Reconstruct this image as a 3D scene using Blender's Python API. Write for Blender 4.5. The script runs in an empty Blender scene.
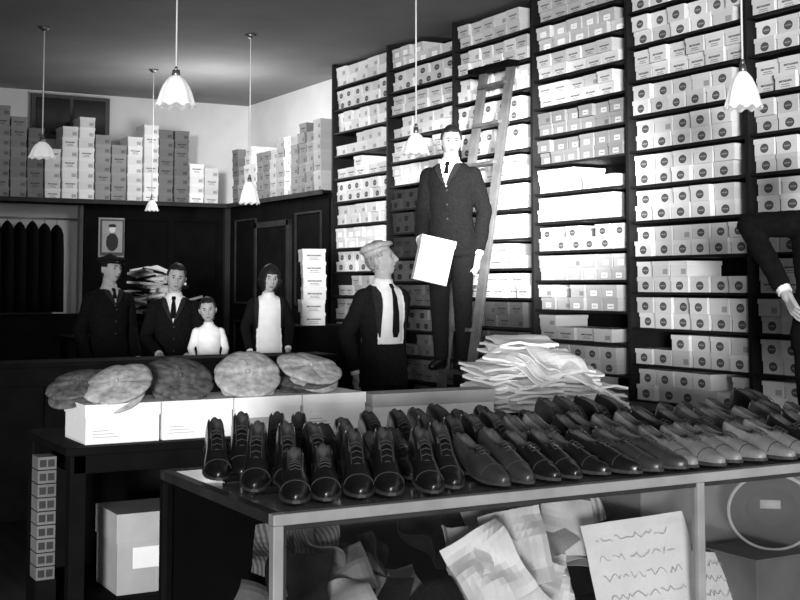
import bpy, bmesh, math, random
from mathutils import Vector, Matrix, Euler, noise
random.seed(7)
scene = bpy.context.scene
COL = scene.collection
try:
    scene.view_settings.view_transform = 'Standard'
except Exception: pass

# ---------------------------------------------------------------- materials
def newmat(name):
    m = bpy.data.materials.new(name); m.use_nodes = True
    nt = m.node_tree; b = nt.nodes.get('Principled BSDF')
    return m, nt, b
def g(v): return (v, v, v, 1)
def mat(name, v, rough=.7, var=.15, scale=12, bump=.0, spec=.3, coat=0, metal=0, wave=None):
    m, nt, b = newmat(name)
    tc = nt.nodes.new('ShaderNodeTexCoord'); n = nt.nodes.new('ShaderNodeTexNoise')
    n.inputs['Scale'].default_value = scale; n.inputs['Detail'].default_value = 4
    nt.links.new(tc.outputs['Object'], n.inputs['Vector'])
    src = n.outputs['Fac']
    if wave:
        w = nt.nodes.new('ShaderNodeTexWave'); w.inputs['Scale'].default_value = wave
        w.inputs['Distortion'].default_value = 2
        nt.links.new(tc.outputs['Object'], w.inputs['Vector']); src = w.outputs['Fac']
    r = nt.nodes.new('ShaderNodeValToRGB')
    r.color_ramp.elements[0].position = .3; r.color_ramp.elements[1].position = .7
    r.color_ramp.elements[0].color = g(v*(1-var)); r.color_ramp.elements[1].color = g(min(1, v*(1+var)))
    nt.links.new(src, r.inputs[0]); nt.links.new(r.outputs[0], b.inputs['Base Color'])
    b.inputs['Roughness'].default_value = rough
    b.inputs['Specular IOR Level'].default_value = spec
    b.inputs['Metallic'].default_value = metal
    b.inputs['Coat Weight'].default_value = coat
    if bump:
        bp = nt.nodes.new('ShaderNodeBump'); bp.inputs['Strength'].default_value = bump
        bp.inputs['Distance'].default_value = .01
        nt.links.new(n.outputs['Fac'], bp.inputs['Height']); nt.links.new(bp.outputs[0], b.inputs['Normal'])
    return m
M = {}
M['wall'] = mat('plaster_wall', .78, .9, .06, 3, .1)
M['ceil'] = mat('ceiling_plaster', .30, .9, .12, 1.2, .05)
M['floor'] = mat('floor_boards', .02, .6, .3, 5, .1, wave=3)
M['dkwood'] = mat('dark_wood', .004, .8, .4, 6, .1, spec=.08)
M['shelfwood'] = mat('shelf_wood', .012, .6, .3, 8, spec=.2)
M['midwood'] = mat('mid_wood', .025, .6, .3, 8, spec=.2)
M['leftwall'] = mat('side_wall_paint', .10, .9, .1, 4)
M['ltwood'] = mat('light_wood_rail', .24, .4, .15, 10)
M['ladder'] = mat('ladder_wood', .12, .5, .25, 10)
M['top'] = mat('counter_top', .12, .14, .1, 4, spec=.5)
M['white'] = mat('white_paper', .85, .8, .04, 10)
M['paper'] = mat('aged_paper', .72, .8, .10, 9, .2)
M['grayp'] = mat('gray_card', .40, .8, .1, 10)
M['midcloth'] = mat('gray_cloth', .16, .9, .3, 14, .2)
M['backing'] = mat('case_backing', .14, .8, .2, 6)
M['ink'] = mat('ink', .03, .7, .1)
M['black'] = mat('black_cloth', .006, .95, .3, 40, .2, spec=.1)
M['cloth'] = mat('dark_wool', .009, .95, .3, 60, .3, spec=.12)
M['lapel'] = mat('lapel_cloth', .018, .95, .3, 60, .3, spec=.12)
M['trous'] = mat('trouser_wool', .010, .95, .3, 60, .3, spec=.12)
M['shirt'] = mat('white_shirt', .78, .8, .05, 15, .2)
M['skin'] = mat('skin', .38, .8, .12, 20, .1, spec=.1)
M['lip'] = mat('lips', .15, .6, .1)
M['eye'] = mat('eye_white', .42, .4, .02)
M['iris'] = mat('iris', .01, .3, .1)
M['hair'] = mat('dark_hair', .010, .6, .5, 60, .4)
M['fairhair'] = mat('fair_hair', .24, .7, .5, 70, .5)
M['ltcap'] = mat('light_tweed', .42, .95, .22, 70, .5, spec=.1)
M['cap2'] = mat('tweed_dark', .10, .9, .55, 35, .5, spec=.1)
M['cap3'] = mat('tweed_light', .38, .9, .35, 35, .5, spec=.1)
M['felt'] = mat('dark_felt', .012, .9, .3, 50, .3, spec=.1)
M['blackshoe'] = mat('black_leather', .007, .28, .3, 15, spec=.45)
M['brownshoe'] = mat('brown_leather', .03, .35, .3, 12, spec=.4)
M['tanshoe'] = mat('tan_leather', .17, .42, .3, 12, spec=.35)
M['sole'] = mat('shoe_sole', .015, .5, .2)
M['soleedge'] = mat('welt', .03, .6, .2)
M['inside'] = mat('shoe_lining', .06, .9, .2)
M['brass'] = mat('brass', .25, .35, .1, metal=.8)
M['pane'] = mat('dark_pane', .02, .08, .2, 3, spec=.6)
M['frame'] = mat('window_frame', .08, .6, .1)
M['stripe'] = mat('striped_cloth', .18, .8, .4, 10, wave=22)
M['stripe2'] = mat('striped_fabric', .42, .8, .35, 10, wave=14)

def glassmat(name, alpha=.12):
    m, nt, b = newmat(name)
    out = nt.nodes['Material Output']
    t = nt.nodes.new('ShaderNodeBsdfTransparent'); t.inputs[0].default_value = (.92,.92,.92,1)
    gl = nt.nodes.new('ShaderNodeBsdfGlossy'); gl.inputs['Roughness'].default_value = .05
    mx = nt.nodes.new('ShaderNodeMixShader'); mx.inputs[0].default_value = alpha
    nt.links.new(t.outputs[0], mx.inputs[1]); nt.links.new(gl.outputs[0], mx.inputs[2])
    nt.links.new(mx.outputs[0], out.inputs['Surface'])
    return m
M['glass'] = glassmat('case_glass', .10)
def shademat():
    m, nt, b = newmat('lamp_glass')
    b.inputs['Base Color'].default_value = g(.85); b.inputs['Roughness'].default_value = .25
    b.inputs['Transmission Weight'].default_value = .2
    n = nt.nodes.new('ShaderNodeTexNoise'); n.inputs['Scale'].default_value = 30
    bp = nt.nodes.new('ShaderNodeBump'); bp.inputs['Strength'].default_value = .2
    nt.links.new(n.outputs['Fac'], bp.inputs['Height']); nt.links.new(bp.outputs[0], b.inputs['Normal'])
    b.inputs['Emission Color'].default_value = g(.8); b.inputs['Emission Strength'].default_value = .25
    return m
M['shade'] = shademat()

def boxmat(name, kind):
    """shoebox cardboard: UV 0..1 lives on the end face only; UV<0 elsewhere"""
    m, nt, b = newmat(name)
    N = nt.nodes; L = nt.links
    def mth(op, a, c=None, d=None):
        n = N.new('ShaderNodeMath'); n.operation = op
        for i, q in enumerate((a, c, d)):
            if q is None: continue
            if isinstance(q, (int, float)): n.inputs[i].default_value = q
            else: L.new(q, n.inputs[i])
        return n.outputs[0]
    uv = N.new('ShaderNodeUVMap'); uv.uv_map = 'UVMap'
    s = N.new('ShaderNodeSeparateXYZ'); L.new(uv.outputs[0], s.inputs[0])
    u, v = s.outputs[0], s.outputs[1]
    at = N.new('ShaderNodeAttribute'); at.attribute_name = 'col'
    def rect(u0, u1, v0, v1):
        a = mth('COMPARE', u, (u0+u1)/2, (u1-u0)/2); c = mth('COMPARE', v, (v0+v1)/2, (v1-v0)/2)
        return mth('MULTIPLY', a, c)
    def oval(cu, cv, ru, rv):
        a = mth('POWER', mth('DIVIDE', mth('SUBTRACT', u, cu), ru), 2)
        c = mth('POWER', mth('DIVIDE', mth('SUBTRACT', v, cv), rv), 2)
        return mth('LESS_THAN', mth('ADD', a, c), 1)
    if kind == 'oval':
        o = oval(.5, .42, .20, .27); i = oval(.5, .42, .16, .21); bar = rect(.36, .64, .38, .46)
        k = mth('SUBTRACT', mth('MULTIPLY', o, .92), mth('MULTIPLY', i, .08))
        k = mth('SUBTRACT', k, mth('MULTIPLY', bar, .30))
    elif kind == 'text':
        k = mth('MAXIMUM', mth('MAXIMUM', rect(.2, .8, .42, .54), rect(.32, .68, .26, .31)), rect(.28, .72, .14, .18))
        nz = N.new('ShaderNodeTexNoise'); nz.inputs['Scale'].default_value = 28
        L.new(uv.outputs[0], nz.inputs['Vector'])
        k = mth('MULTIPLY', k, mth('MULTIPLY', mth('GREATER_THAN', nz.outputs['Fac'], .42), .85))
    elif kind == 'label':
        k = mth('MULTIPLY', rect(.3, .7, .15, .55), -1.2)
        k = mth('ADD', k, mth('MULTIPLY', rect(.36, .64, .3, .38), 1.3))
    else:
        k = mth('MULTIPLY', rect(.62, .9, .15, .5), .45)
    keep = mth('SUBTRACT', 1, k)
    hs = N.new('ShaderNodeVectorMath'); hs.operation = 'SCALE'
    L.new(at.outputs['Color'], hs.inputs[0]); L.new(keep, hs.inputs['Scale'])
    L.new(hs.outputs[0], b.inputs['Base Color'])
    b.inputs['Roughness'].default_value = .75
    b.inputs['Specular IOR Level'].default_value = .2
    return m
BOXM = [boxmat('shoebox_oval', 'oval'), boxmat('shoebox_text', 'text'), boxmat('shoebox_label', 'label'), boxmat('shoebox_plain', 'plain')]

# ---------------------------------------------------------------- mesh helper
class MB:
    def __init__(s, mats):
        s.bm = bmesh.new(); s.mats = mats
    def _m(s, verts, mi):
        fs = set(f for v in verts for f in v.link_faces)
        for f in fs: f.material_index = mi
    def box(s, lo, hi, mi=0, rot=None, pivot=None):
        c = (Vector(lo)+Vector(hi))/2; d = Vector(hi)-Vector(lo)
        r = bmesh.ops.create_cube(s.bm, size=1)
        T = Matrix.Translation(c) @ (rot.to_4x4() if rot else Matrix.Identity(4)) @ Matrix.Diagonal((*[abs(q) for q in d], 1))
        bmesh.ops.transform(s.bm, matrix=T, verts=r['verts']); s._m(r['verts'], mi); return r['verts']
    def cbox(s, c, size, mi=0, rot=None):
        c = Vector(c); h = Vector(size)/2
        return s.box(c-h, c+h, mi, rot)
    def beam(s, p0, p1, w, d, mi=0, up='Y'):
        p0 = Vector(p0); p1 = Vector(p1); v = p1-p0
        q = v.to_track_quat('Z', up)
        r = bmesh.ops.create_cube(s.bm, size=1)
        T = Matrix.Translation((p0+p1)/2) @ q.to_matrix().to_4x4() @ Matrix.Diagonal((w, d, v.length, 1))
        bmesh.ops.transform(s.bm, matrix=T, verts=r['verts']); s._m(r['verts'], mi)
    def cone(s, p0, p1, r0, r1, mi=0, seg=14):
        p0 = Vector(p0); p1 = Vector(p1); v = p1-p0
        if v.length < 1e-6: return
        q = v.to_track_quat('Z', 'Y')
        r = bmesh.ops.create_cone(s.bm, cap_ends=True, segments=seg, radius1=r0, radius2=r1, depth=v.length,
              matrix=Matrix.Translation((p0+p1)/2) @ q.to_matrix().to_4x4())
        s._m(r['verts'], mi)
    def ball(s, c, rad, mi=0, sub=2, rot=None):
        if isinstance(rad, (int, float)): rad = (rad,)*3
        T = Matrix.Translation(Vector(c)) @ (rot.to_4x4() if rot else Matrix.Identity(4)) @ Matrix.Diagonal((*rad, 1))
        r = bmesh.ops.create_icosphere(s.bm, subdivisions=sub, radius=1, matrix=T); s._m(r['verts'], mi)
    def limb(s, pts, rads, mi=0):
        for i in range(len(pts)-1): s.cone(pts[i], pts[i+1], rads[i], rads[i+1], mi)
        for p, r in zip(pts, rads): s.ball(p, r, mi)
    def loft(s, rings, mi=0, cap=True):
        bm = s.bm; R = [[bm.verts.new(p) for p in ring] for ring in rings]
        n = len(R[0]); out = []
        for a, b_ in zip(R[:-1], R[1:]):
            for i in range(n):
                f = bm.faces.new((a[i], a[(i+1) % n], b_[(i+1) % n], b_[i])); f.material_index = mi; out.append(f)
        if cap:
            for ring in (R[0], R[-1]):
                f = bm.faces.new(ring); f.material_index = mi
        return R
    def mesh(s, name, smooth=False):
        bmesh.ops.recalc_face_normals(s.bm, faces=s.bm.faces)
        me = bpy.data.meshes.new(name); s.bm.to_mesh(me); s.bm.free()
        for m in s.mats: me.materials.append(m)
        if smooth:
            for p in me.polygons: p.use_smooth = True
        return me
    def obj(s, name, smooth=False, bevel=0, parent=None, loc=None, rot=None):
        me = s.mesh(name, smooth)
        return mkobj(name, me, bevel, parent, loc, rot)
def mkobj(name, me, bevel=0, parent=None, loc=None, rot=None):
    o = bpy.data.objects.new(name, me); COL.objects.link(o)
    if bevel:
        b = o.modifiers.new('bevel', 'BEVEL'); b.width = bevel; b.segments = 2; b.limit_method = 'ANGLE'
    if parent: o.parent = parent
    if loc is not None: o.location = loc
    if rot is not None: o.rotation_euler = rot
    return o
def empty(name, loc=(0,0,0), rot=(0,0,0), sc=1):
    o = bpy.data.objects.new(name, None); COL.objects.link(o); o.location = loc; o.rotation_euler = rot
    o.scale = (sc,)*3; o.empty_display_size = .1
    return o

# ---------------------------------------------------------------- room shell
XS = 5.56; YB = 13.5; H = 3.6; XL = -4.5; YF = -1.0
b = MB([M['floor']]); b.box((XL, YF, -.1), (XS, YB, 0)); b.obj('floor')
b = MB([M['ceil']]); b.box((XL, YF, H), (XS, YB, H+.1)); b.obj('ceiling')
b = MB([M['wall']]); b.box((XL, YB, 0), (XS, YB+.1, H)); b.obj('wall_back')
b = MB([M['wall']]); b.box((XS, YF, 0), (XS+.1, YB, H)); b.obj('wall_right')
b = MB([M['leftwall']]); b.box((XL-.1, YF, 0), (XL, YB, H)); b.obj('wall_left')
b = MB([M['frame'], M['pane']])
b.box((3.05, YB-.05, 3.08), (3.90, YB-.001, 3.56), 0)
for x0, x1 in ((3.10, 3.46), (3.50, 3.85)): b.box((x0, YB-.06, 3.13), (x1, YB-.045, 3.52), 1)
b.obj('window_1')
b = MB([M['dkwood'], M['midwood'], M['wall']])
b.box((XL, 13.12, 0), (2.2, 13.16, 2.36)); b.box((3.55, 13.12, 0), (5.2, 13.16, 2.36))
b.box((2.2, 13.12, 0), (3.55, 13.16, 1.2))
b.box((2.2, 13.40, 1.2), (3.55, 13.44, 2.36), 2)
for x0 in (3.98, 4.55):
    for (z0, z1) in ((.3, 1.1), (1.25, 2.2)):
        for (a, c, d, e) in ((x0, x0+.5, z0, z0+.02), (x0, x0+.5, z1, z1+.02), (x0, x0+.02, z0, z1), (x0+.48, x0+.5, z0, z1)):
            b.box((a, 13.10, d), (c, 13.12, e), 0)
b.box((5.12, 13.06, 0), (5.2, 13.13, 2.36), 1)
b.obj('trim_1')
b = MB([M['dkwood'], M['midwood']])
b.box((5.18, 10.56, 0), (5.22, 13.12, 2.36))
for y0 in (10.7, 12.3):
    for (z0, z1) in ((.3, 1.1), (1.3, 2.2)):
        b.box((5.165, y0, z0), (5.18, y0+.6, z0+.02), 1); b.box((5.165, y0, z1), (5.18, y0+.6, z1+.02), 1)
        b.box((5.165, y0, z0), (5.18, y0+.02, z1), 1); b.box((5.165, y0+.58, z0), (5.18, y0+.6, z1), 1)
b.obj('trim_2')
b = MB([M['dkwood'], M['midwood'], M['brass']])
b.box((5.14, 11.42, 0), (5.178, 12.22, 2.1), 0)
for a in ((11.38, 11.44), (12.2, 12.26)): b.box((5.13, a[0], 0), (5.178, a[1], 2.16), 1)
b.box((5.13, 11.38, 2.1), (5.178, 12.26, 2.16), 1)
for (z0, z1) in ((.2, .95), (1.15, 1.95)):
    b.box((5.125, 11.55, z0), (5.14, 12.09, z1), 0)
b.ball((5.10, 11.52, 1.02), .03, 2)
b.obj('door_1', bevel=.004)
b = MB([M['midwood'], M['dkwood']])
b.box((XL, 12.98, 2.37), (5.12, YB-.001, 2.40), 1); b.box((XL, 12.965, 2.36), (5.12, 12.98, 2.405), 0)
b.box((5.12, 10.56, 2.37), (XS-.001, YB-.001, 2.40), 1); b.box((5.105, 10.56, 2.36), (5.12, 12.98, 2.405), 0)
b.obj('box_ledge')

# ---------------------------------------------------------------- shoebox stock
class Boxes:
    def __init__(s): s.v=[]; s.f=[]; s.uv=[]; s.mi=[]; s.c=[]
    def part(s, T, x0, x1, y0, y1, z0, z1, W, Hh, mi, c):
        n = len(s.v)
        for (x, y, z) in ((x0,y0,z0),(x1,y0,z0),(x1,y0,z1),(x0,y0,z1),(x0,y1,z0),(x1,y1,z0),(x1,y1,z1),(x0,y1,z1)):
            s.v.append(tuple(T @ Vector((x, y, z))))
        F = [(0,1,2,3),(5,4,7,6),(1,5,6,2),(4,0,3,7),(3,2,6,7),(4,5,1,0)]
        for k, q in enumerate(F):
            s.f.append(tuple(n+i for i in q)); s.mi.append(mi); s.c.append(c)
            if k == 0:
                s.uv += [((x0+W/2)/W, z0/Hh), ((x1+W/2)/W, z0/Hh), ((x1+W/2)/W, z1/Hh), ((x0+W/2)/W, z1/Hh)]
            else: s.uv += [(-1, -1)]*4
    def add(s, T, W, D, Hh, mi, c):
        e = .004
        s.part(T, -W/2+e, W/2-e, e, D-e, 0, Hh*.74, W, Hh, mi, c)
        s.part(T, -W/2, W/2, 0, D, Hh*.72, Hh, W, Hh, mi, min(1, c*1.06))
    def obj(s, name):
        me = bpy.data.meshes.new(name); me.from_pydata(s.v, [], s.f); 
        ul = me.uv_layers.new(name='UVMap')
        for i, q in enumerate(s.uv): ul.data[i].uv = q
        ca = me.color_attributes.new('col', 'FLOAT_COLOR', 'CORNER')
        k = 0
        for fi, f in enumerate(s.f):
            for _ in range(4): ca.data[k].color = g(s.c[fi]); k += 1
        for m in BOXM: me.materials.append(m)
        for i, p in enumerate(me.polygons): p.material_index = s.mi[i]
        me.update()
        return mkobj(name, me)
XW = 5.2
UP = [10.51, 9.43, 8.34, 7.27, 6.22, 5.17, 4.11, 3.05, 2.0]
PITCH = .226; Z0 = .10
RW = Matrix.Rotation(-math.pi/2, 4, 'Z')
fr = MB([M['shelfwood'], M['dkwood']])
st = Boxes()
fr.box((5.535, 2.0, 0), (5.555, 10.51, 3.595), 1)
fr.box((XW+.005, 2.0, 0), (XW+.03, 10.51, Z0-.018), 1)
for y in UP: fr.box((XW-.01, y-.014, 0), (5.535, y+.014, 3.595), 0)
for si in range(8):
    y1, y0 = UP[si]-.014, UP[si+1]+.014
    pitch = PITCH if si >= 4 else (.205 if si in (3, 1) else .218)
    nsh = int((3.55-Z0)/pitch)
    for k in range(nsh+1):
        z = Z0+k*pitch
        fr.box((XW, y0, z-.016), (5.535, y1, z), 0)
        if k == nsh: hgt = 3.58-z
        else: hgt = pitch-.016
        bh0 = (pitch-.034)/2
        if hgt < bh0: continue
        w = random.choice([.1655, .1655, .174]) if si >= 4 else random.choice([.172, .172, .16, .205])
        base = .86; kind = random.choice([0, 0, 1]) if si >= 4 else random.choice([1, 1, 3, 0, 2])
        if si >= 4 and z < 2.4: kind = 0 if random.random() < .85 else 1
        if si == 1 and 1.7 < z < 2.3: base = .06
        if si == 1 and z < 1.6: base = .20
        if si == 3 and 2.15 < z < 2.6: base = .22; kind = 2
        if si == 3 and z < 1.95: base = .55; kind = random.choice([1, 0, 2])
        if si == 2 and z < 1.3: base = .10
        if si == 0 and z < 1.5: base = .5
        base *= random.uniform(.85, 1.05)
        full = random.random()
        for lev in range(2 if hgt > 2*bh0 else 1):
            wl = w if random.random() < .8 else random.choice([.165, .18, .20])
            n = int((y1-y0-.02)/wl); a = 0; e = n
            if lev == 1 and full < .24:
                a = random.choice([0, 0, 2]); e = random.choice([n, n-2, n-3])
            bh = bh0 if lev == 0 else bh0*random.choice([1, 1, .93])
            for i in range(a, e):
                if lev == 1 and random.random() < .05: continue
                yc = y1-.012-wl*(i+.5)+random.uniform(-.002, .002)
                ang = random.uniform(-.012, .012)
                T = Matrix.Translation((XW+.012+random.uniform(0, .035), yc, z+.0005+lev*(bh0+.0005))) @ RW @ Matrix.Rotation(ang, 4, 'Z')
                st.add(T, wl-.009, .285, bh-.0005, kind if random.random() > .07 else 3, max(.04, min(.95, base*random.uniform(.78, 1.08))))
fr.obj('shoe_shelving'); st.obj('shoebox_stock')

# ledge boxes
lb = Boxes()
def tone(x):
    for (a, c, t, h) in ((-9, 2.93, .28, .85), (2.93, 3.05, .20, .8), (3.05, 3.2, .8, .62), (3.2, 3.62, .92, .98), (3.62, 3.97, .34, .72),
                         (3.97, 4.38, .92, .86), (4.38, 4.7, .18, .85), (4.7, 4.9, .9, .5), (4.9, 9, .7, .45)):
        if a <= x < c: return t, h
x = -2.0; k = 0
while x < 4.98:
    t, h = tone(x+.08)
    bh = random.choice([.1, .105, .11]); n = max(2, int(h/bh)) + random.choice([0, 0, 1, -1])
    n = min(n, int(1.15/bh))
    yy = 13.02+random.uniform(0, .03)
    for i in range(n):
        T = Matrix.Translation((x+.085+random.uniform(-.004, .004), yy+random.uniform(0, .01), 2.4005+i*bh))
        lb.add(T, .165, .3, bh-.0005, random.choice([3, 3, 1]), max(.05, t*random.uniform(.85, 1.08)))
    x += .176; k += 1
y = 12.85
while y > 10.75:
    n = random.randint(4, 6)+(1 if y < 11.3 else 0); t = random.choice([.2, .3, .6, .4, .25])
    if 12.2 < y < 12.6: t = .8
    bh = .1
    for i in range(n):
        T = Matrix.Translation((5.14+random.uniform(0, .02), y, 2.4005+i*bh)) @ RW
        lb.add(T, .165, .3, bh-.0005, random.choice([3, 1]), t*random.uniform(.85, 1.1))
    y -= .174
lb.obj('ledge_shoeboxes')

# ---------------------------------------------------------------- ladder
b = MB([M['ladder'], M['dkwood']])
def lx(z): return 4.51+.21*z
for yo in (0, .36):
    b.beam((lx(0), 7.26+yo, 0.0), (lx(3.12)-.012, 7.47+yo, 3.12), .03, .07, 0, 'X')
for z in [.3*i for i in range(1, 11)]:
    b.box((lx(z)-.06, 7.26+.21*z/3.12, z-.025), (lx(z)+.04, 7.62+.21*z/3.12, z), 0)
b.box((lx(3.12)-.10, 7.38, 3.10), (lx(3.12)+.0, 7.93, 3.14), 1)
b.obj('wooden_ladder', bevel=.003)

# ---------------------------------------------------------------- caps
def cap_into(b, T, mi, mj, k=1.0, seg=48, seed=0, zs=1.0, vis=.068):
    prof = [(.092, 0), (.097, .010), (.125, .016), (.146, .026), (.148, .036), (.135, .048), (.105, .058), (.06, .064), (.02, .066)]
    rings = []
    for (r, z) in prof:
        ring = []
        for i in range(seg):
            a = 2*math.pi*i/seg
            groove = 1-.035*max(0, math.cos(4*a))**8 if r > .03 else 1
            nz = noise.noise(Vector((math.cos(a)*1.6+seed, math.sin(a)*1.6, z*14)))*.010*(z > .015)
            dz = -.004*max(0, math.cos(4*a))**8 if z > .03 else 0
            ring.append(T @ Vector(((r*groove+nz)*math.sin(a)*k, (-(r*groove*1.04+nz)*math.cos(a)-.022*(z/.06))*k, (z*zs+nz*.7+dz - (.012*math.cos(a) if z > .02 else 0))*k)))
        rings.append(ring)
    b.loft(rings, mi)
    b.ball(T @ Vector((0, -.022*k, (.067*zs)*k)), .010*k, mj, 1)
    n = 14; rows = []
    for j in range(4):
        row = []
        for i in range(n+1):
            a = math.radians(-68+136*i/n)
            w = vis*math.cos(a)**.6*j/3
            r = .090+w
            row.append((math.sin(a)*r*k, -math.cos(a)*r*1.08*k, (.010-.034*(j/3)*math.cos(a) )*k))
        rows.append(row)
    for dz in (0, -.005):
        V = [[b.bm.verts.new(T @ Vector((p[0], p[1], p[2]+dz))) for p in row] for row in rows]
        for j in range(3):
            for i in range(n):
                f = b.bm.faces.new((V[j][i], V[j][i+1], V[j+1][i+1], V[j+1][i])); f.material_index = mi
        if dz == 0: A = V
        else:
            for i in range(n):
                f = b.bm.faces.new((A[3][i], A[3][i+1], V[3][i+1], V[3][i])); f.material_index = mi

# ---------------------------------------------------------------- people
def remeshed(bm_b, voxel, smooth=4):
    me = bm_b.mesh('tmp'); o = bpy.data.objects.new('tmp', me); COL.objects.link(o)
    r = o.modifiers.new('r', 'REMESH'); r.mode = 'VOXEL'; r.voxel_size = voxel
    s = o.modifiers.new('s', 'SMOOTH'); s.iterations = smooth; s.factor = .5
    dg = bpy.context.evaluated_depsgraph_get(); dg.update()
    out = bpy.data.meshes.new_from_object(o.evaluated_get(dg))
    bpy.data.objects.remove(o); return out
def segdist(p, a, c):
    ab = c-a; t = max(0, min(1, (p-a).dot(ab)/ab.length_squared)); return (p-(a+ab*t)).length
def hand(parent, name, wrist, d, nrm, side, curl, skin):
    d = Vector(d).normalized(); nrm = Vector(nrm); nrm = (nrm-d*nrm.dot(d)).normalized(); xs = d.cross(nrm)*side
    B = Matrix((xs, d, nrm)).transposed().to_4x4(); T = Matrix.Translation(Vector(wrist)) @ B
    b = MB([skin])
    P = lambda x, y, z: T @ Vector((x, y, z))
    b.cone(P(0, -.03, 0), P(0, .02, 0), .026, .028); b.ball(P(0, .02, 0), .027)
    for x in (-.026, -.009, .009, .026):
        b.cone(P(x*.7, .01, 0), P(x*1.05, .088, 0), .014, .0115); b.ball(P(x*1.05, .088, 0), .0118)
    for x, L, r in ((-.029, .058, .0078), (-.010, .074, .0088), (.010, .080, .009), (.029, .072, .0088)):
        p = Vector((x*1.0, .088, 0)); a = .15
        for s_, kk in ((.45, .6), (.32, 1.0), (.26, .8)):
            a += curl*kk
            q = p+Vector((x*.12, math.cos(a)*L*s_, -math.sin(a)*L*s_))
            b.cone(T @ p, T @ q, r, r*.92, seg=8); b.ball(T @ q, r*.95, 0, 1); p = q
    p0, p1, p2, p3 = Vector((.024, .022, -.004)), Vector((.048, .05, -.014)), Vector((.056, .078, -.024)), Vector((.052, .10, -.034))
    for a, c, r in ((p0, p1, .014), (p1, p2, .0105), (p2, p3, .0095)):
        b.cone(T @ a, T @ c, r, r*.92, seg=8); b.ball(T @ c, r*.95, 0, 1)
    me = remeshed(b, .0042, 2)
    me.materials.clear(); me.materials.append(skin)
    for p in me.polygons: p.use_smooth = True
    return mkobj(name, me, parent=parent)

def headshape(d):
    x, y, z = d
    fx, fy, fz = .077, .098, .118
    lo = max(0, -z)
    X = x*fx*(1-.30*lo**1.6); Y = y*fy; Z = z*fz
    if y > 0: Y *= 1-.42*lo
    if z > 0 and y < 0: Y *= 1-.06*z
    if y < 0:
        f = min(1, -y*1.6)
        def G(cx, cz, sx, sz): return math.exp(-((abs(x)-cx)/sx)**2-((z-cz)/sz)**2)
        nose = 0
        if -.36 < z < .22:
            t = (.22-z)/.44
            nose = .028*min(1, t)*math.exp(-(x/(.09+.07*min(1, t)))**2)
            if z < -.24: nose *= max(0, (z+.36)/.12)
        Y -= f*(nose + .007*G(.35, .26, .25, .07) - .015*G(.38, .08, .19, .12) + .006*G(0, -.46, .22, .05) + .006*G(0, -.58, .20, .05)
                - .003*G(0, -.52, .3, .025) + .010*G(0, -.84, .3, .16) + .005*G(.5, -.18, .2, .2) - .005*G(.42, -.45, .15, .2))
    return Vector((X, Y, Z))
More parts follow.
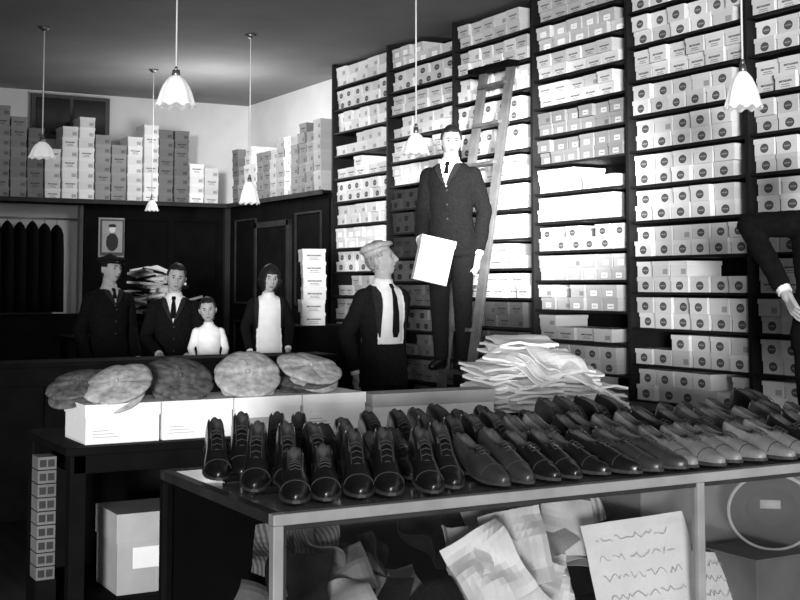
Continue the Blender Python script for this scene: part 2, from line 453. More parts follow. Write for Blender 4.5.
def make_head(parent, pivot, yaw, pitch, roll, k, hair, skin, cap=None, hairmat=None, capz=1.0, capk=.93, vis=.068):
    e = empty('head', pivot, (0, 0, 0)); e.parent = parent
    e.rotation_mode = 'XYZ'; e.rotation_euler = Euler((math.radians(-pitch), math.radians(roll), math.radians(yaw)), 'XYZ')
    e.scale = (k,)*3
    hairmat = hairmat or M['hair']
    C = Vector((0, -.012, .112))
    bm = bmesh.new(); bmesh.ops.create_icosphere(bm, subdivisions=5, radius=1)
    bm.verts.index_update()
    dirs = [v.co.normalized() for v in bm.verts]
    for v, d in zip(bm.verts, dirs): v.co = headshape(d)+C
    for f in bm.faces:
        d = Vector((0, 0, 0))
        for v in f.verts: d += dirs[v.index]
        d /= len(f.verts); f.smooth = True
        if d.y < -.5 and abs(d.x) < .27 and abs(d.z+.52) < .075-.1*abs(d.x): f.material_index = 1
    me = bpy.data.meshes.new('face'); bm.to_mesh(me)
    me.materials.append(skin); me.materials.append(M['lip']); mkobj('face', me, parent=e)
    if hair:
        bh = bm.copy(); bh.verts.ensure_lookup_table()
        def inhair(d):
            nz = noise.noise(d*5)*.06
            if hair == 'bob': return (d.z > .42) or (abs(d.x) > .62 and d.z > -.75 and d.y > -.75) or (d.y > -.05 and d.z > -.8)
            return (d.z > .56+.12*max(0, -d.y)+nz) or (d.y > .12+nz and d.z > -.45) or (abs(d.x) > .8 and d.y > -.35 and d.z > .12)
        dele = []
        for f in bh.faces:
            d = sum((dirs[v.index] for v in f.verts), Vector())/3
            if not inhair(d): dele.append(f)
        bmesh.ops.delete(bh, geom=dele, context='FACES')
        for v in bh.verts:
            d = (v.co-C).normalized()
            n = noise.noise(v.co*40)*.004
            th = .020 if hair == 'bob' else (.005+.014*max(0, d.z))
            v.co += d*(th+n)
            if hair == 'bob' and v.co.z < C.z: v.co.x *= 1.12
        for f in bh.faces: f.material_index = 0
        mh = bpy.data.meshes.new('hair'); bh.to_mesh(mh); bh.free(); mh.materials.append(hairmat)
        o = mkobj('hair', mh, parent=e); sm = o.modifiers.new('s', 'SOLIDIFY'); sm.thickness = .016; sm.offset = -1
    bm.free()
    b = MB([skin, M['eye'], M['iris'], hairmat])
    for s in (-1, 1):
        b.ball(C+Vector((s*.030, -.0745, .010)), (.0125, .010, .0070), 1, 2)
        b.ball(C+Vector((s*.030, -.0825, .010)), (.0065, .004, .0065), 2, 2)
        b.limb([C+Vector((s*.017, -.090, .018)), C+Vector((s*.030, -.0885, .021)), C+Vector((s*.044, -.081, .016))], [.002, .003, .002], 0)
        b.limb([C+Vector((s*.016, -.094, .027)), C+Vector((s*.030, -.093, .031)), C+Vector((s*.045, -.084, .027))], [.0025, .0036, .002], 3)
        b.ball(C+Vector((s*.078, .008, -.002)), (.009, .019, .032), 0, 2, Matrix.Rotation(s*-.3, 3, 'Z'))
        b.ball(C+Vector((s*.084, .008, .004)), (.006, .012, .020), 0, 2, Matrix.Rotation(s*-.3, 3, 'Z'))
    b.obj('eyes_and_ears', smooth=True, parent=e)
    if cap:
        b = MB([cap, cap]); T = Matrix.Translation(C+Vector((0, .012, .052))) @ Matrix.Rotation(-.12, 4, 'X')
        cap_into(b, T, 0, 1, capk, zs=capz, vis=vis)
        b.cone(T @ Vector((0, 0, -.012)), T @ Vector((0, 0, .02)), .088, .094, 0, 32)
        b.obj('flat_cap', smooth=True, parent=e)

RINGS = [(.80, .178, .125), (.88, .172, .122), (.96, .163, .116), (1.08, .146, .103), (1.2, .156, .110), (1.32, .170, .116),
         (1.38, .170, .106), (1.425, .135, .090), (1.46, .085, .072), (1.49, .058, .060), (1.56, .052, .055)]
def fronty(x, z):
    for (z0, a0, b0), (z1, a1, b1) in zip(RINGS[:-1], RINGS[1:]):
        if z0 <= z <= z1:
            t = (z-z0)/(z1-z0); rx = a0+(a1-a0)*t; ry = b0+(b1-b0)*t
            return -ry*math.sqrt(max(.05, 1-(x/rx)**2))
    return -.12
def person(name, pos, facing, height, arms, jacket, shirt, tie, trous, hair='short', cap=None, head=(0, 0, 0), k=1.0,
           vtype='v', vopen=.085, vbot=1.08, skirt=False, skin=None, feet=None, handspec=None, lim=.98, tilt=0, **hk):
    skin = skin or M['skin']; s = height/(1.515+.235*k)
    a = math.atan2(facing[0], -facing[1])
    root = empty(name, pos, (0, 0, a), s)
    b = MB([jacket])
    rings = list(RINGS)
    if skirt: rings = [(.52, .24, .20), (.65, .21, .17)]+rings
    b.loft([[Vector((math.cos(t)*rx, math.sin(t)*ry, z)) for t in [2*math.pi*i/28 for i in range(28)]] for z, rx, ry in rings])
    feet = feet or ((-.10, 0, 0), (.10, 0, 0))
    for i, sx in enumerate((-1, 1)):
        ft = Vector(feet[i]); hip = Vector((sx*.085, 0, .88)); kn = (hip+ft+Vector((0, 0, .09)))/2+Vector((0, -.02, .02)); an = ft+Vector((0, .01, .09))
        b.limb([hip, kn, an], [.094, .070, .052])
        b.limb([ft+Vector((0, .035, .045)), ft+Vector((sx*.01, -.06, .042)), ft+Vector((sx*.02, -.15, .034))], [.042, .042, .032])
    segs = []
    for i, sx in enumerate((-1, 1)):
        sh = Vector((sx*.160, 0, 1.375)); el, wr = Vector(arms[i][0]), Vector(arms[i][1])
        b.limb([sh, el, wr], [.057, .047, .037]); segs += [(sh, el), (el, wr)]
    me = remeshed(b, .0105, 4)
    me.materials.clear()
    for m in (jacket, shirt, tie, trous, skin, M['blackshoe']): me.materials.append(m)
    def vw(z):
        if vtype == 'v': return vopen*max(0, (z-vbot))/(1.46-vbot)
        if vtype == 'open': return vopen*(1+.25*(1.47-z))
        return 9
    for p in me.polygons:
        p.use_smooth = True; c = p.center
        da = min(segdist(c, q[0], q[1]) for q in segs)
        arm = da < .062
        if abs(c.x) < .105 and min(segdist(c, q[0], q[1]) for q in (segs[1], segs[3])) > .062: arm = False
        if c.z < .075: mi = 5
        elif arm: mi = 0
        elif c.z > 1.492: mi = 4
        elif c.z > 1.452 and abs(c.x) < .085: mi = 1
        else:
            v = vw(c.z)
            if vtype == 'plain': mi = 1 if c.z >= .8 else 3
            elif c.y < 0 and abs(c.x) < v and (vtype == 'open' or c.z > vbot):
                mi = 1 if c.z > (.60 if skirt else lim) else 3
            elif c.z < (.5 if skirt else .80): mi = 3
            else: mi = 0
        p.material_index = mi
    jv = [0]*len(me.vertices); ov = [0]*len(me.vertices)
    for p in me.polygons:
        for v in p.vertices:
            if p.material_index == 0: jv[v] = 1
            else: ov[v] = 1
    nr = [v.normal.copy() for v in me.vertices]
    for i, v in enumerate(me.vertices):
        q = v.co
        w = noise.noise(q*9)*.006 + noise.noise(Vector((q.x*10, q.y*10, q.z*28)))*.004
        if q.z > 1.45: w = 0
        if jv[i] and vtype != 'plain': v.co += nr[i]*((.010 if not ov[i] else .008)+w)
        elif q.z < 1.45: v.co += nr[i]*w*.7
    mkobj('clothed_body', me, parent=root)
    cb = MB([shirt]); cb.loft([[Vector((math.cos(t)*r, math.sin(t)*r*1.02-.004, z-.012*max(0, -math.sin(t)))) for t in [2*math.pi*i/24 for i in range(24)]] for r, z in ((.074, 1.455), (.067, 1.475), (.062, 1.505), (.058, 1.505), (.058, 1.46))], 0, cap=False)
    cb.obj('collar', smooth=True, parent=root)
    if vtype != 'plain':
        # lapels and buttons
        lb_ = MB([M['lapel'], M['ink']]); zb = vbot if vtype == 'v' else 1.12
        for sx in (-1, 1):
            L0 = []
            for j in range(9):
                t = j/8; z = 1.45-(1.45-zb)*t; wi = vw(z)*.98; wo = wi+.050*(1-t)**.6*min(1, .45+t*3)+.004
                y0 = fronty(wi, z)-.020; y1_ = fronty(wo, z)-.022
                L0.append((Vector((sx*wi, y0, z)), Vector((sx*wo, y1_, z+.004)), Vector((sx*wo, y1_-.006, z+.004)), Vector((sx*wi, y0-.006, z))))
            lb_.loft([list(q) for q in L0], 0)
        if vtype == 'v':
            for j in range(3):
                z = vbot-.03-.10*j
                if z > .85: lb_.ball((.008, fronty(0, z)-.020, z), (.009, .004, .009), 1, 1)
        lb_.obj('lapels', parent=root)
    if tie is not shirt:
        tb = MB([tie])
        pts = [(1.468, .014, -.078), (1.445, .017, -.094), (1.435, .010, -.100), (1.38, .019, -.122), (1.28, .026, -.135), (1.16, .030, -.133), (1.12, .018, -.128)]
        pts = [q for q in pts if q[0] > (vbot+.02 if vtype == 'v' else 0)]
        R = [[Vector((sx*w, y-dy, z)) for sx, dy in ((-1, 0), (0, .006), (1, 0), (0, -.012))] for z, w, y in pts]
        tb.loft(R, 0); tb.obj('necktie', parent=root)
    for i, sx in enumerate((-1, 1)):
        el, wr = Vector(arms[i][0]), Vector(arms[i][1]); d = (wr-el).normalized()
        spec = (handspec or {}).get(i, {})
        dd = Vector(spec.get('dir', d)); nn = Vector(spec.get('n', (sx, -.2, .1)))
        cb = MB([shirt]); cb.cone(wr-d*.01, wr+d*.05, .036, .034); cb.obj('cuff', smooth=False, parent=root)
        hand(root, 'hand', wr+d*.055, dd, nn, spec.get('side', -sx), spec.get('curl', .45), skin)
    make_head(root, Vector((0, 0.0, 1.510)), head[0], head[1], head[2], k, hair, skin, cap, **hk)
    if tilt: root.rotation_euler[1] = tilt
    return root
person('standing_man', (4.04, 7.4, 0), (.20, -.98), 1.80,
       [((-.225, .10, 1.14), (-.19, .06, .93)), ((.215, .10, 1.12), (.19, .04, .90))],
       M['cloth'], M['shirt'], M['black'], M['trous'], cap=M['ltcap'], head=(36, 14, 0), vtype='open', vopen=.098, lim=1.08,
       hairmat=M['fairhair'], capz=1.5, capk=.74, vis=.020)
person('man_on_ladder', (4.66, 7.52, .90), (-.74, -.67), 1.74,
       [((-.20, -.03, 1.12), (-.16, -.20, .94)), ((.225, .07, 1.12), (.20, .02, .86))],
       M['cloth'], M['shirt'], M['black'], M['trous'], head=(22, -6, 0), k=.92, vtype='v', vopen=.060, vbot=1.29,
       feet=((-.085, .02, 0), (.085, .02, 0)),
       handspec={0: dict(dir=(0, -.25, -1), n=(-1, -.2, 0), curl=.75)})
person('man_in_cap', (3.02, 10.35, 0), (.15, -1), 1.76,
       [((-.23, .05, 1.12), (-.22, -.08, .90)), ((.23, .05, 1.12), (.22, -.08, .90))],
       M['black'], M['grayp'], M['black'], M['black'], cap=M['felt'], head=(16, 0, 3), vopen=.05, vbot=1.32, capk=.80, capz=1.1)
person('man_in_overcoat', (3.42, 9.85, 0), (-.38, -.92), 1.68,
       [((-.24, .02, 1.12), (-.12, -.22, 1.00)), ((.24, .03, 1.12), (.14, -.22, .98))],
       M['black'], M['shirt'], M['black'], M['black'], head=(8, -5, 6), vopen=.07, vbot=1.24)
person('small_child', (3.42, 9.05, .35), (-.3, -.95), 1.06,
       [((-.23, .03, 1.15), (-.18, -.14, .97)), ((.23, .03, 1.15), (.16, -.16, .97))],
       M['shirt'], M['shirt'], M['shirt'], M['black'], head=(-5, -6, -5), k=1.35, vtype='plain')
person('girl_with_bobbed_hair', (3.87, 8.95, .35), (-.25, -.97), 1.31,
       [((-.24, .03, 1.13), (-.215, -.10, .92)), ((.24, .03, 1.13), (.20, -.12, .94))],
       M['black'], M['shirt'], M['shirt'], M['shirt'], hair='bob', head=(5, -6, 4), k=1.2, vtype='open', vopen=.115, skirt=True)
person('clerk_at_shelves', (4.55, 4.02, .40), (-.60, -.8), 1.76,
       [((-.345, .10, 1.375), (-.235, -.06, 1.10)), ((.25, .05, 1.12), (.22, -.08, .90))],
       M['black'], M['shirt'], M['black'], M['black'], head=(-10, 0, 0))
b = MB([M['midwood']])
b.box((4.30, 3.80, .36), (4.80, 4.26, .40))
for px in (4.32, 4.74):
    for py in (3.82, 4.20): b.box((px, py, 0), (px+.04, py+.04, .36))
b.obj('step_stool', bevel=.004)
b = MB([M['dkwood']])
b.box((3.1, 8.72, .31), (4.15, 9.28, .35))
for px in (3.14, 4.05):
    for py in (8.75, 9.2): b.box((px, py, 0), (px+.05, py+.05, .31))
b.obj('wooden_bench', bevel=.004)
b = MB([M['white'], M['grayp']])
b.cbox((0, 0, 0), (.235, .09, .30), 0); b.cbox((0, 0, .135), (.245, .10, .05), 0)
b.cbox((0, -.0455, -.03), (.10, .001, .06), 0)
b.obj('carried_shoebox', bevel=.003, loc=(4.37, 7.285, 1.665), rot=(0, .22, -.35))

# ---------------------------------------------------------------- back counter etc.
b = MB([M['dkwood'], M['midwood']])
b.box((1.0, 8.18, 0), (4.05, 8.5, .97), 0); b.box((.97, 8.14, .97), (4.08, 8.53, 1.0), 0)
for i in range(6):
    x0 = 1.05+i*.5; b.box((x0, 8.165, .15), (x0+.42, 8.18, .85), 0)
b.obj('back_counter', bevel=.005)
b = MB([M['dkwood'], M['midwood']])
b.box((4.25, 9.45, 0), (4.95, 9.95, 1.13), 0); b.box((4.22, 9.42, 1.13), (4.98, 9.97, 1.16), 0)
for x0 in (4.29, 4.62): b.box((x0, 9.435, .1), (x0+.29, 9.45, 1.05), 0)
b.obj('low_cabinet', bevel=.004)
sb = Boxes()
for i in range(6):
    T = Matrix.Translation((4.55+random.uniform(-.008, .008), 9.55, 1.1605+i*.108)) @ Matrix.Rotation(-.35+random.uniform(-.04, .04), 4, 'Z')
    sb.add(T, .20, .3, .107, 1, .82*random.uniform(.9, 1.05))
sb.obj('stack_of_shoeboxes')
b = MB([M['dkwood']]); b.box((2.9, 11.0, 1.0), (4.4, 11.7, 1.04))
for px in (2.95, 4.3):
    for py in (11.03, 11.6): b.box((px, py, 0), (px+.06, py+.06, 1.0))
b.obj('stock_table', bevel=.004)
b = MB([M['paper'], M['black'], M['grayp']])
b.box((3.35, 11.1, 1.0405), (4.15, 11.6, 1.12), 1)
for i in range(64):
    z = 1.14+i/64*.50; r = 1-i/80
    c = (3.75+random.uniform(-.5, .5)*r, 11.3+random.uniform(-.18, .18)*r, z)
    b.cbox(c, (random.uniform(.2, .34), random.uniform(.15, .28), .022), random.choice([0, 0, 2, 1]), Euler((random.uniform(-.25, .25)*(i > 6), random.uniform(-.25, .25)*(i > 6), random.uniform(0, 3))).to_matrix())
b.obj('heap_of_goods')
b = MB([M['black'], M['brass']])
b.cone((2.2, 13.2, 2.2), (3.5, 13.2, 2.2), .012, .012, 1)
x = 2.26
while x < 3.30:
    top = 2.13+random.uniform(-.03, .03)
    rings = []
    for z, ww, dd in ((1.22, .08, .15), (1.5, .076, .15), (1.85, .072, .16), (top-.08, .064, .15), (top-.02, .045, .10), (top+.02, .015, .03)):
        rings.append([Vector((x+math.cos(t)*ww, 13.22+math.sin(t)*dd, z)) for t in [2*math.pi*i/14 for i in range(14)]])
    b.loft(rings, 0); b.cone((x, 13.22, top), (x, 13.2, 2.2), .004, .004, 1, 6)
    x += .128
b.obj('hanging_coats', smooth=True)
b = MB([M['white'], M['grayp'], M['ink'], M['frame']])
b.box((3.70, 13.10, 1.80), (3.99, 13.119, 2.22), 1)
b.box((3.715, 13.095, 1.815), (3.975, 13.10, 2.205), 3)
b.box((3.735, 13.092, 1.85), (3.955, 13.095, 2.185), 1)
b.ball((3.845, 13.092, 2.10), (.035, .003, .045), 0); b.ball((3.845, 13.091, 2.135), (.045, .003, .02), 2)
b.ball((3.845, 13.092, 1.96), (.07, .003, .10), 2)
b.obj('framed_poster')

# ---------------------------------------------------------------- hat table
b = MB([M['dkwood'], M['midwood']])
TX0, TX1, TY0, TY1 = 1.20, 4.25, 4.62, 5.32
b.box((TX0, TY0, .87), (TX1, TY1, .90), 0)
b.box((TX0+.03, TY0+.02, .80), (TX1-.03, TY1-.03, .87), 0)
for px in (TX0+.02, 2.1, 3.1, TX1-.08):
    for py in (TY0+.02, TY1-.08): b.box((px, py, 0), (px+.06, py+.06, .87), 0)
b.box((TX0+.02, TY0+.03, .30), (TX1-.02, TY1-.03, .325), 0)
b.box((TX0+.02, TY1-.03, 0), (TX1-.02, TY1-.01, .87), 0)
b.obj('display_table', bevel=.004)
hb = empty('row_of_hat_boxes', (0, 0, 0))
for i in range(4):
    b = MB([M['white'], M['grayp'], M['ink']])
    x0 = 1.282+i*.30; y0 = 4.68
    b.box((x0+.004, y0+.004, .9005), (x0+.290, y0+.30, 1.035), 0)
    b.box((x0, y0, 1.005+random.uniform(-.004, .004)), (x0+.294, y0+.304, 1.05), 0)
    b.box((x0+.02, y0+.0025, .915), (x0+.15, y0+.004, .968), 1 if i == 2 else 0)
    for q in range(3): b.box((x0+.03, y0+.0015, .925+q*.012), (x0+.13-.02*q, y0+.0025, .928+q*.012), 1)
    b.obj('hat_box', bevel=.003, parent=hb)
hats = empty('row_of_flat_caps')
def tabcap(x, y, z, tilt, yaw, m, k=1.0, roll=0):
    b = MB([m, m]); cap_into(b, Matrix.Identity(4), 0, 1, k, seed=x*7, zs=.72)
    b.obj('flat_cap', smooth=True, loc=(x, y, z), rot=(tilt, roll, yaw), parent=hats)
tabcap(1.34, 4.93, 1.095, .30, -.9, M['cap2'], .92)
tabcap(1.45, 4.80, 1.100, .42, -.55, M['cap3'], .92, -.10)
tabcap(1.71, 4.86, 1.110, .48, -.2, M['cap2'], .96, .10)
tabcap(2.00, 4.84, 1.120, .56, -.3, M['cap3'], .96)
tabcap(2.28, 4.86, 1.085, .16, -.5, M['cap2'], .94)
tabcap(2.28, 4.85, 1.130, .34, .1, M['cap3'], .94)
b = MB([M['grayp'], M['white'], M['midwood']])
b.box((1.42, 4.70, .3255), (1.72, 4.98, .54), 0); b.box((1.415, 4.695, .52), (1.725, 4.985, .63), 0)
b.box((1.48, 4.697, .42), (1.60, 4.70, .50), 1)
b.obj('storage_box', bevel=.004)
b = MB([M['backing'], M['ink'], M['dkwood']])
b.box((1.11, 4.68, 0), (1.185, 4.80, .42), 2)
for i in range(9):
    z = .4205+i*.05
    b.box((1.113, 4.685, z), (1.18, 4.78, z+.046), 0)
    for q in range(2):
        b.box((1.119+q*.030, 4.683, z+.010), (1.142+q*.030, 4.685, z+.036), 1)
b.obj('stack_of_polish_tins')

# ---------------------------------------------------------------- sheets
def sheet(b, c, sx, sy, rot, amp, mi, seed, n=10, th=.006):
    V = []
    R = rot.to_matrix()
    for lay in (0, 1):
        G = []
        for j in range(n+1):
            row = []
            for i in range(n+1):
                x = (i/n-.5)*sx; y = (j/n-.5)*sy
                z = noise.noise(Vector((x*9+seed, y*9, seed)))*amp + (th if lay else 0)
                row.append(b.bm.verts.new(Vector(c)+R @ Vector((x, y, z))))
            G.append(row)
        V.append(G)
        for j in range(n):
            for i in range(n):
                q = (G[j][i], G[j][i+1], G[j+1][i+1], G[j+1][i]); f = b.bm.faces.new(q if lay else q[::-1]); f.material_index = mi
    A, B = V
    for i in range(n):
        for (p, q) in (((0, i), (0, i+1)), ((n, i), (n, i+1)), ((i, 0), (i+1, 0)), ((i, n), (i+1, n))):
            f = b.bm.faces.new((A[p[0]][p[1]], A[q[0]][q[1]], B[q[0]][q[1]], B[p[0]][p[1]])); f.material_index = mi
b = MB([M['white'], M['paper'], M['grayp']])
def bundle(cx, cy, z0, n, w, d, th, yaw, tilt, jit=.03):
    for i in range(n):
        sheet(b, (cx+random.uniform(-jit, jit)+tilt*.4*i*th, cy+random.uniform(-.02, .02), z0+i*th*1.10), w, d,
              Euler((random.uniform(.02, .18), tilt+random.uniform(-.07, .07), yaw+random.uniform(-.3, .3))), .018, random.choice([0, 0, 0, 1]), i*3.1+cx*9, n=6, th=th*.7)
bundle(3.30, 4.90, .928, 11, .28, .20, .017, .15, -.06)
bundle(3.50, 5.02, .928, 16, .30, .22, .018, -.25, .05)
bundle(3.72, 4.94, .928, 10, .28, .20, .017, -.1, .06)
bundle(3.86, 4.90, .928, 5, .26, .18, .017, .3, .08)
bundle(3.40, 4.80, .928, 7, .28, .14, .018, .05, 0)
bundle(3.44, 4.96, 1.12, 4, .28, .22, .017, .5, -.25)
for i in range(9):
    sheet(b, (3.60+.034*i, 4.80, 1.10-.017*i), .24, .14, Euler((.35, .42, -.35+.08*i)), .018, i % 2, i*2.2, n=6, th=.010)
for i in range(4):
    sheet(b, (3.47+.03*i, 4.80, 1.11+.012*i), .26, .20, Euler((.55, -.25+.1*i, .35-.1*i)), .035, 0, i*4.2, n=8, th=.006)
b.obj('pile_of_wrapped_goods', smooth=False)

# ---------------------------------------------------------------- showcase
CX0, CX1, CY0, CY1, CZ = 1.33, 4.05, 3.03, 3.95, .90
case = empty('glass_showcase')
b = MB([M['ltwood'], M['dkwood'], M['top'], M['midwood'], M['backing']])
b.box((CX0, CY0, CZ-.03), (CX1, CY0+.035, CZ), 0); b.box((CX0, CY1-.035, CZ-.03), (CX1, CY1, CZ), 3)
b.box((CX0, CY0+.035, CZ-.03), (CX0+.035, CY1-.035, CZ), 3); b.box((CX1-.035, CY0+.035, CZ-.03), (CX1, CY1-.035, CZ), 0)
b.box((CX0+.035, CY0+.035, CZ-.012), (CX1-.035, CY1-.035, CZ-.002), 2)
for px in (CX0, 2.80, CX1-.035):
    b.box((px, CY0, .3), (px+.03, CY0+.03, CZ-.03), 0)
for px in (CX0, CX1-.035): b.box((px, CY1-.035, .3), (px+.035, CY1, CZ-.035), 1)
b.box((CX0, CY0, 0), (CX1, CY1, .28), 1); b.box((CX0, CY0, .28), (CX1, CY1, .30), 3)
b.box((CX0+.01, CY1-.02, .3), (CX1-.01, CY1-.005, CZ-.035), 1)
b.box((2.90, 3.42, .30), (CX1-.04, 3.43, CZ-.04), 4)
b.box((CX0+.03, CY0+.008, CZ-.045), (CX1-.03, CY0+.026, CZ-.03), 3)
b.box((CX0+.03, CY0+.008, .3), (CX0+.042, CY0+.026, CZ-.045), 3)
b.obj('case_frame', bevel=.003, parent=case)
b = MB([M['glass']])
b.box((CX0+.035, CY0+.015, .3), (2.80, CY0+.019, CZ-.035)); b.box((2.835, CY0+.015, .3), (CX1-.035, CY0+.019, CZ-.035))
b.box((CX0+.015, CY0+.035, .3), (CX0+.019, CY1-.035, CZ-.035))
b.obj('case_glass', parent=case)
b = MB([M['stripe'], M['stripe2'], M['paper'], M['grayp'], M['felt'], M['midcloth']])
for i in range(34):
    cx = 1.5+random.random()*.75
    sheet(b, (cx, 3.25+random.random()*.5, .42+random.random()*.30), random.uniform(.14, .24), random.uniform(.12, .20), Euler((random.uniform(.3, 1.3), random.uniform(-.6, .6), random.uniform(-.9, .9))), .08, random.choice([0, 4, 5, 3, 5, 4]), i*2.3)
for i in range(10):
    sheet(b, (2.25+random.random()*.45, 3.4+random.random()*.3, .60+random.random()*.18), .20, .2, Euler((random.uniform(.6, 1.2), random.uniform(-.3, .3), random.uniform(-.5, .5))), .05, random.choice([1, 3, 2, 2]), i*5.3)
b.obj('folded_display_cloths')
b = MB([M['white'], M['paper']])
for i in range(7):
    sheet(b, (2.10+.055*i, 3.18+.03*i, .62+random.uniform(-.09, .07)), .20, .24, Euler((1.0+random.uniform(-.3, .3), random.uniform(-.6, .6), random.uniform(-.5, .2))), .09, i % 2, 40+i*2.3)
b.obj('crumpled_paper')
def card(name, c, w, h, rot, lines, seed):
    b = MB([M['white'], M['grayp']])
    sheet(b, (0, 0, 0), w, h, Euler((math.pi/2, 0, 0)), .016, 0, seed, n=10, th=.003)
    rr = random.Random(seed)
    for L in range(lines):
        z = h*.34-L*h*.17; x = -w*.40
        prev = None
        while x < w*.36:
            p = Vector((x, -.012, z+rr.choice([-.008, .0, .012, -.003, .008])))
            if prev is not None and rr.random() > .15: b.beam(prev, p, .0022, .0012, 1)
            prev = p; x += rr.uniform(.006, .012)
    b.obj(name, loc=c, rot=Euler(rot))
card('handwritten_price_card', (2.72, 3.20, .56), .36, .36, (-.34, -.10, -.30), 5, 3)
card('handwritten_price_card', (3.02, 3.24, .45), .38, .30, (-.5, .14, .05), 3, 9)
b = MB([M['felt'], M['grayp'], M['grayp'], M['dkwood']])
T0 = Matrix.Translation((3.27, 3.17, .715)) @ Euler((0, 0, -.72)).to_matrix().to_4x4() @ Euler((math.radians(-80), 0, 0)).to_matrix().to_4x4()
prof = [(.0, .10), (.045, .10), (.075, .09), (.085, .06), (.088, .0), (.11, -.004), (.145, .004), (.148, .010), (.11, .004), (.093, .008), (.086, .02), (.083, .06), (.07, .085), (0, .09)]
rings = [[T0 @ Vector((math.cos(t)*max(r, .001), math.sin(t)*max(r, .001)*.92, z)) for t in [2*math.pi*i/40 for i in range(40)]] for r, z in prof]
b.loft(rings, 0, cap=False)
ringm = [[T0 @ Vector((math.cos(t)*r, math.sin(t)*r*.92, z)) for t in [2*math.pi*i/40 for i in range(40)]] for r, z in ((.142, .000), (.152, .002), (.152, .013), (.142, .013), (.142, .0))]
b.loft(ringm, 2, cap=False)
def tc(p): return T0 @ Vector(p)
b.cbox(tc((0, .0, .079)), (.07, .004, .03), 1, Euler((0, 0, -.72)).to_matrix())
b.obj('felt_hat', smooth=True)
b = MB([M['backing']]); b.box((3.14, 3.12, .30), (3.44, 3.34, .572)); b.box((3.12, 3.10, .572), (3.46, 3.36, .580))
b.obj('display_block', bevel=.003)

# ---------------------------------------------------------------- shoes
def shoe_mesh(name, leather, high=False):
    b = MB([leather, M['sole'], M['inside'], M['soleedge'], M['ink']])
    L = .295
    S = [0, .02, .06, .14, .25, .36, .45, .53, .62, .70, .78, .86, .93, .98, .995]
    W = [.012, .022, .028, .031, .030, .030, .032, .036, .040, .041, .038, .031, .023, .013, .006]
    T = [.048, .058, .062, .056, .048, .050, .056, .056, .050, .044, .038, .034, .029, .021, .014]
    if high: T = [.08, .092, .096, .095, .092, .090, .084, .072, .056, .046, .038, .034, .029, .021, .014]
    n = 18
    def basez(s): return .026 if s < .28 else .026-.018*min(1, (s-.28)/.25) + (.007*max(0, s-.85)/.15)
    rings = []
    for s, w, t in zip(S, W, T):
        y = L*(.5-s); ring = []; bz = basez(s)
        opening = .03 < s < .42
        for i in range(n):
            ph = math.pi*i/(n-1); cx = math.cos(ph); sn = math.sin(ph)
            z = t*(sn**.75); x = w*cx*(1+.05*sn)
            if opening: 
                z = t*min(1, sn*1.25)**.7
                if abs(cx) < .62: z -= .036*(1-abs(cx)/.62)**.5
            ring.append(Vector((x, y, bz+z)))
        rings.append(ring)
    V = [[b.bm.verts.new(p) for p in r] for r in rings]
    for j in range(len(V)-1):
        for i in range(n-1):
            f = b.bm.faces.new((V[j][i], V[j][i+1], V[j+1][i+1], V[j+1][i])); sm = (S[j]+S[j+1])/2
            f.material_index = 2 if (.03 < sm < .41 and abs((i+.5)/(n-1)-.5) < .20) else 0
    for r in (V[0], V[-1]): b.bm.faces.new(r)
    for f in b.bm.faces: f.smooth = True
    off = .004; up = []; lo = []
    for side in (1, -1):
        seq = list(zip(S, W)) if side == 1 else list(zip(S, W))[::-1]
        for s, w in seq:
            y = L*(.5-s); y += .004 if s == 0 else (-.004 if s > .99 else 0)
            bz = basez(s); up.append(b.bm.verts.new((side*(w+off), y, bz+.003))); lo.append(b.bm.verts.new((side*(w+off), y, bz-.006)))
    m = len(up)
    for i in range(m):
        f = b.bm.faces.new((up[i], up[(i+1) % m], lo[(i+1) % m], lo[i])); f.material_index = 3
    f = b.bm.faces.new(up); f.material_index = 3
    f = b.bm.faces.new(lo[::-1]); f.material_index = 1
    hr = [[Vector((math.cos(t)*.033*k, L*.5-.036+math.sin(t)*.036*k, z)) for t in [2*math.pi*i/16 for i in range(16)]] for z, k in ((.0005, .92), (.021, 1.0))]
    b.loft(hr, 1)
    b.cbox((0, L*(.5-.66), .004), (.062, .07, .007), 1)
    hs = ((.44, .080), (.485, .078), (.53, .074), (.575, .069)) if not high else ((.40, .110), (.45, .104), (.50, .094), (.55, .081), (.60, .068))
    for s, z in hs:
        y = L*(.5-s)
        b.limb([Vector((-.013, y, z-.006)), Vector((0, y-.003, z)), Vector((.013, y, z-.006))], [.0016]*3, 4)
    pts = []
    for i in range(9):
        ph = math.pi*(.06+.88*i/8)
        pts.append(Vector((.0400*math.cos(ph)*1.04, L*(.5-.745), basez(.745)+.0415*math.sin(ph)**.75+.0003)))
    for a, c in zip(pts[:-1], pts[1:]): b.cone(a, c, .0013, .0013, 4, 6)
    for sx in (-1, 1):
        q = [Vector((sx*.016, L*(.5-s), z-.004)) for s, z in hs]
        for a, c in zip(q[:-1], q[1:]): b.cone(a, c, .0012, .0012, 4, 6)
    return b.mesh(name)
SH = [shoe_mesh('shoe_black', M['blackshoe']), shoe_mesh('boot_black', M['blackshoe'], True), shoe_mesh('shoe_brown', M['brownshoe']), shoe_mesh('shoe_tan', M['tanshoe']), shoe_mesh('boot_brown', M['brownshoe'], True)]
rows = empty('rows_of_shoes')
def putshoe(x, y, z, yaw, k, tilt=0, sc=1.06):
    o = mkobj('shoe', SH[k], parent=rows, loc=(x, y, z+math.sin(tilt)*.147*sc), rot=(tilt, 0, yaw)); o.scale = (sc,)*3
rr = random.Random(11)
b = MB([M['dkwood']])
b.box((1.42, 3.36, CZ), (3.98, 3.385, CZ+.018)); b.box((1.42, 3.60, CZ), (3.98, 3.625, CZ+.020))
b.obj('shoe_heel_rails', parent=rows)
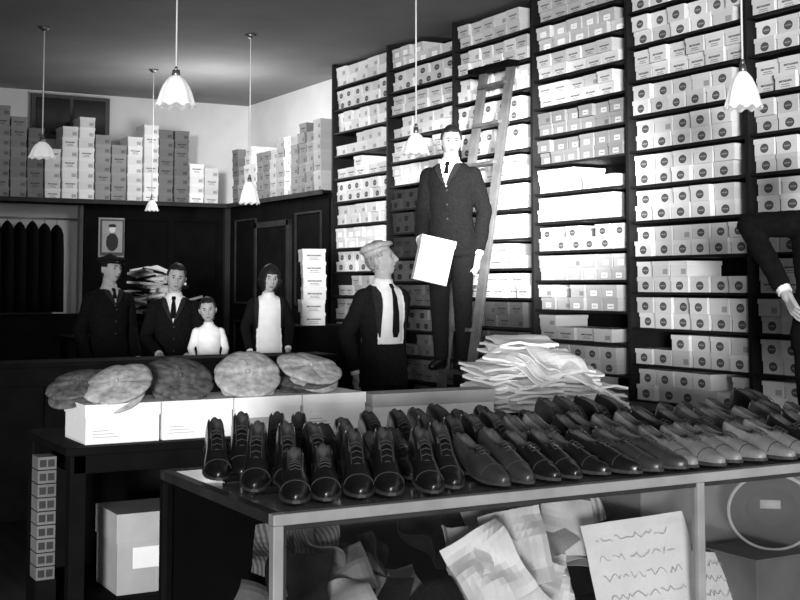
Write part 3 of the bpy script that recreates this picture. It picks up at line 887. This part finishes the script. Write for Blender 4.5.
for (ys, z, tl, st0, hi) in ((3.225, CZ+.001, .12, 1.49, 0), (3.47, CZ+.001, .16, 1.47, 1), (3.73, CZ+.001, .14, 1.44, 2)):
    x = st0
    while x < 3.93:
        f = (x-1.4)/2.5
        if hi == 0: kinds = [1, 0, 2, 0] if f < .2 else ([0, 2, 0, 3] if f < .45 else [3, 3, 2, 3, 0])
        elif hi == 1: kinds = [1, 0, 4, 1] if f < .4 else [0, 3, 2, 3]
        else: kinds = [1, 1, 4, 0] if f < .45 else [0, 2, 4, 1, 3]
        yw = -.42+.46*min(1, f/.5)+rr.uniform(-.16, .16)
        k = rr.choice(kinds); tt = tl+rr.uniform(-.03, .07)
        putshoe(x, ys+rr.uniform(-.02, .03), z, yw, k, tt, rr.uniform(1.02, 1.09))
        putshoe(x+.092, ys+rr.uniform(-.02, .03), z, yw+rr.uniform(-.12, .12), k, tt+rr.uniform(-.02, .03), rr.uniform(1.02, 1.09))
        x += rr.choice([.188, .196, .208])
b = MB([M['grayp'], M['paper']])
b.box((-.30, -.07, 0), (.30, .07, .11), 1); b.box((-.305, -.075, .085), (.305, .075, .14), 0)
b.obj('long_carton', bevel=.003, loc=(2.80, 4.72, .9005), rot=(0, 0, -.03))

# ---------------------------------------------------------------- pendant lamps
def pendant(x, y, zt, zb, dia):
    R = dia/2; b = MB([M['shade'], M['ink'], M['brass'], M['white']])
    h = zt-zb; seg = 64
    prof = [(.20, 1.0), (.30, .95), (.50, .82), (.68, .62), (.80, .42), (.88, .24), (.96, .08), (1.04, 0)]
    outer = []
    for (r, z) in prof:
        amp = .06*max(0, (r-.3))
        outer.append([Vector((x+math.cos(t)*R*(r+amp*math.cos(10*t)), y+math.sin(t)*R*(r+amp*math.cos(10*t)), zb+z*h+(.05*h*math.cos(10*t) if z == 0 else 0))) for t in [2*math.pi*i/seg for i in range(seg)]])
    inner = [[Vector((x+(p.x-x)*.95, y+(p.y-y)*.95, p.z-.002)) for p in ring] for ring in outer[::-1]]
    b.loft(outer+inner, 0, cap=False)
    b.cone((x, y, zt-.015), (x, y, zt+.035), R*.24, R*.18, 2); b.cone((x, y, zt+.03), (x, y, zt+.06), .012, .008, 2)
    b.cone((x, y, zt+.05), (x, y, H-.03), .005, .005, 3, 8); b.cone((x, y, H-.03), (x, y, H-.0005), .02, .05, 2, 20)
    b.ball((x, y, zb+h*.45), (R*.26, R*.26, h*.28), 3)
    b.obj('pendant_lamp', smooth=True)
for p in ((2.66, 7.68, 2.86, 2.66, .26), (3.97, 9.59, 2.36, 2.18, .17), (2.39, 10.14, 2.66, 2.53, .21), (4.0, 6.88, 2.48, 2.34, .17), (4.40, 4.40, 2.54, 2.36, .18), (3.8, 11.63, 2.32, 2.22, .13)):
    pendant(*p)

# ---------------------------------------------------------------- light
def light(kind, name, loc, energy, **kw):
    l = bpy.data.lights.new(name, kind); l.energy = energy
    for k_, v_ in kw.items(): setattr(l, k_, v_)
    o = bpy.data.objects.new(name, l); COL.objects.link(o); o.location = loc; return o
def aim(o, t): o.rotation_euler = (Vector(t)-o.location).to_track_quat('-Z', 'Y').to_euler()
s = light('SUN', 'daylight_from_street', (0, -2, 3), 3.9, angle=math.radians(10)); aim(s, Vector((0, -2, 3))+Vector((.55, .83, .0)))
a = light('AREA', 'shop_front_window_light', (1.0, -.9, 2.5), 70, shape='RECTANGLE', size=4.5, size_y=1.6); aim(a, (3.8, 7, 2.2))
f = light('SPOT', 'flash_lamp', (1.2, -.2, 2.4), 16000, spot_size=math.radians(13), spot_blend=1.0, shadow_soft_size=.15); aim(f, (5.2, 7.45, 2.15))
light('POINT', 'added_fill_back', (4.3, 11.4, 2.85), 50, shadow_soft_size=.3)  # added fill without a fixture, brightens the rear ceiling and back wall
w = bpy.data.worlds.new('world'); scene.world = w; w.use_nodes = True
w.node_tree.nodes['Background'].inputs[0].default_value = g(.6); w.node_tree.nodes['Background'].inputs[1].default_value = .55

# ---------------------------------------------------------------- camera
cam = bpy.data.cameras.new('camera'); co = bpy.data.objects.new('camera', cam); COL.objects.link(co)
cam.sensor_width = 36; cam.lens = 1241/800*36; cam.clip_start = .05
co.location = (0, 0, 1.5); co.rotation_euler = (math.radians(94), 0, -math.atan(700/1241))
cam.shift_y = -.127
scene.camera = co
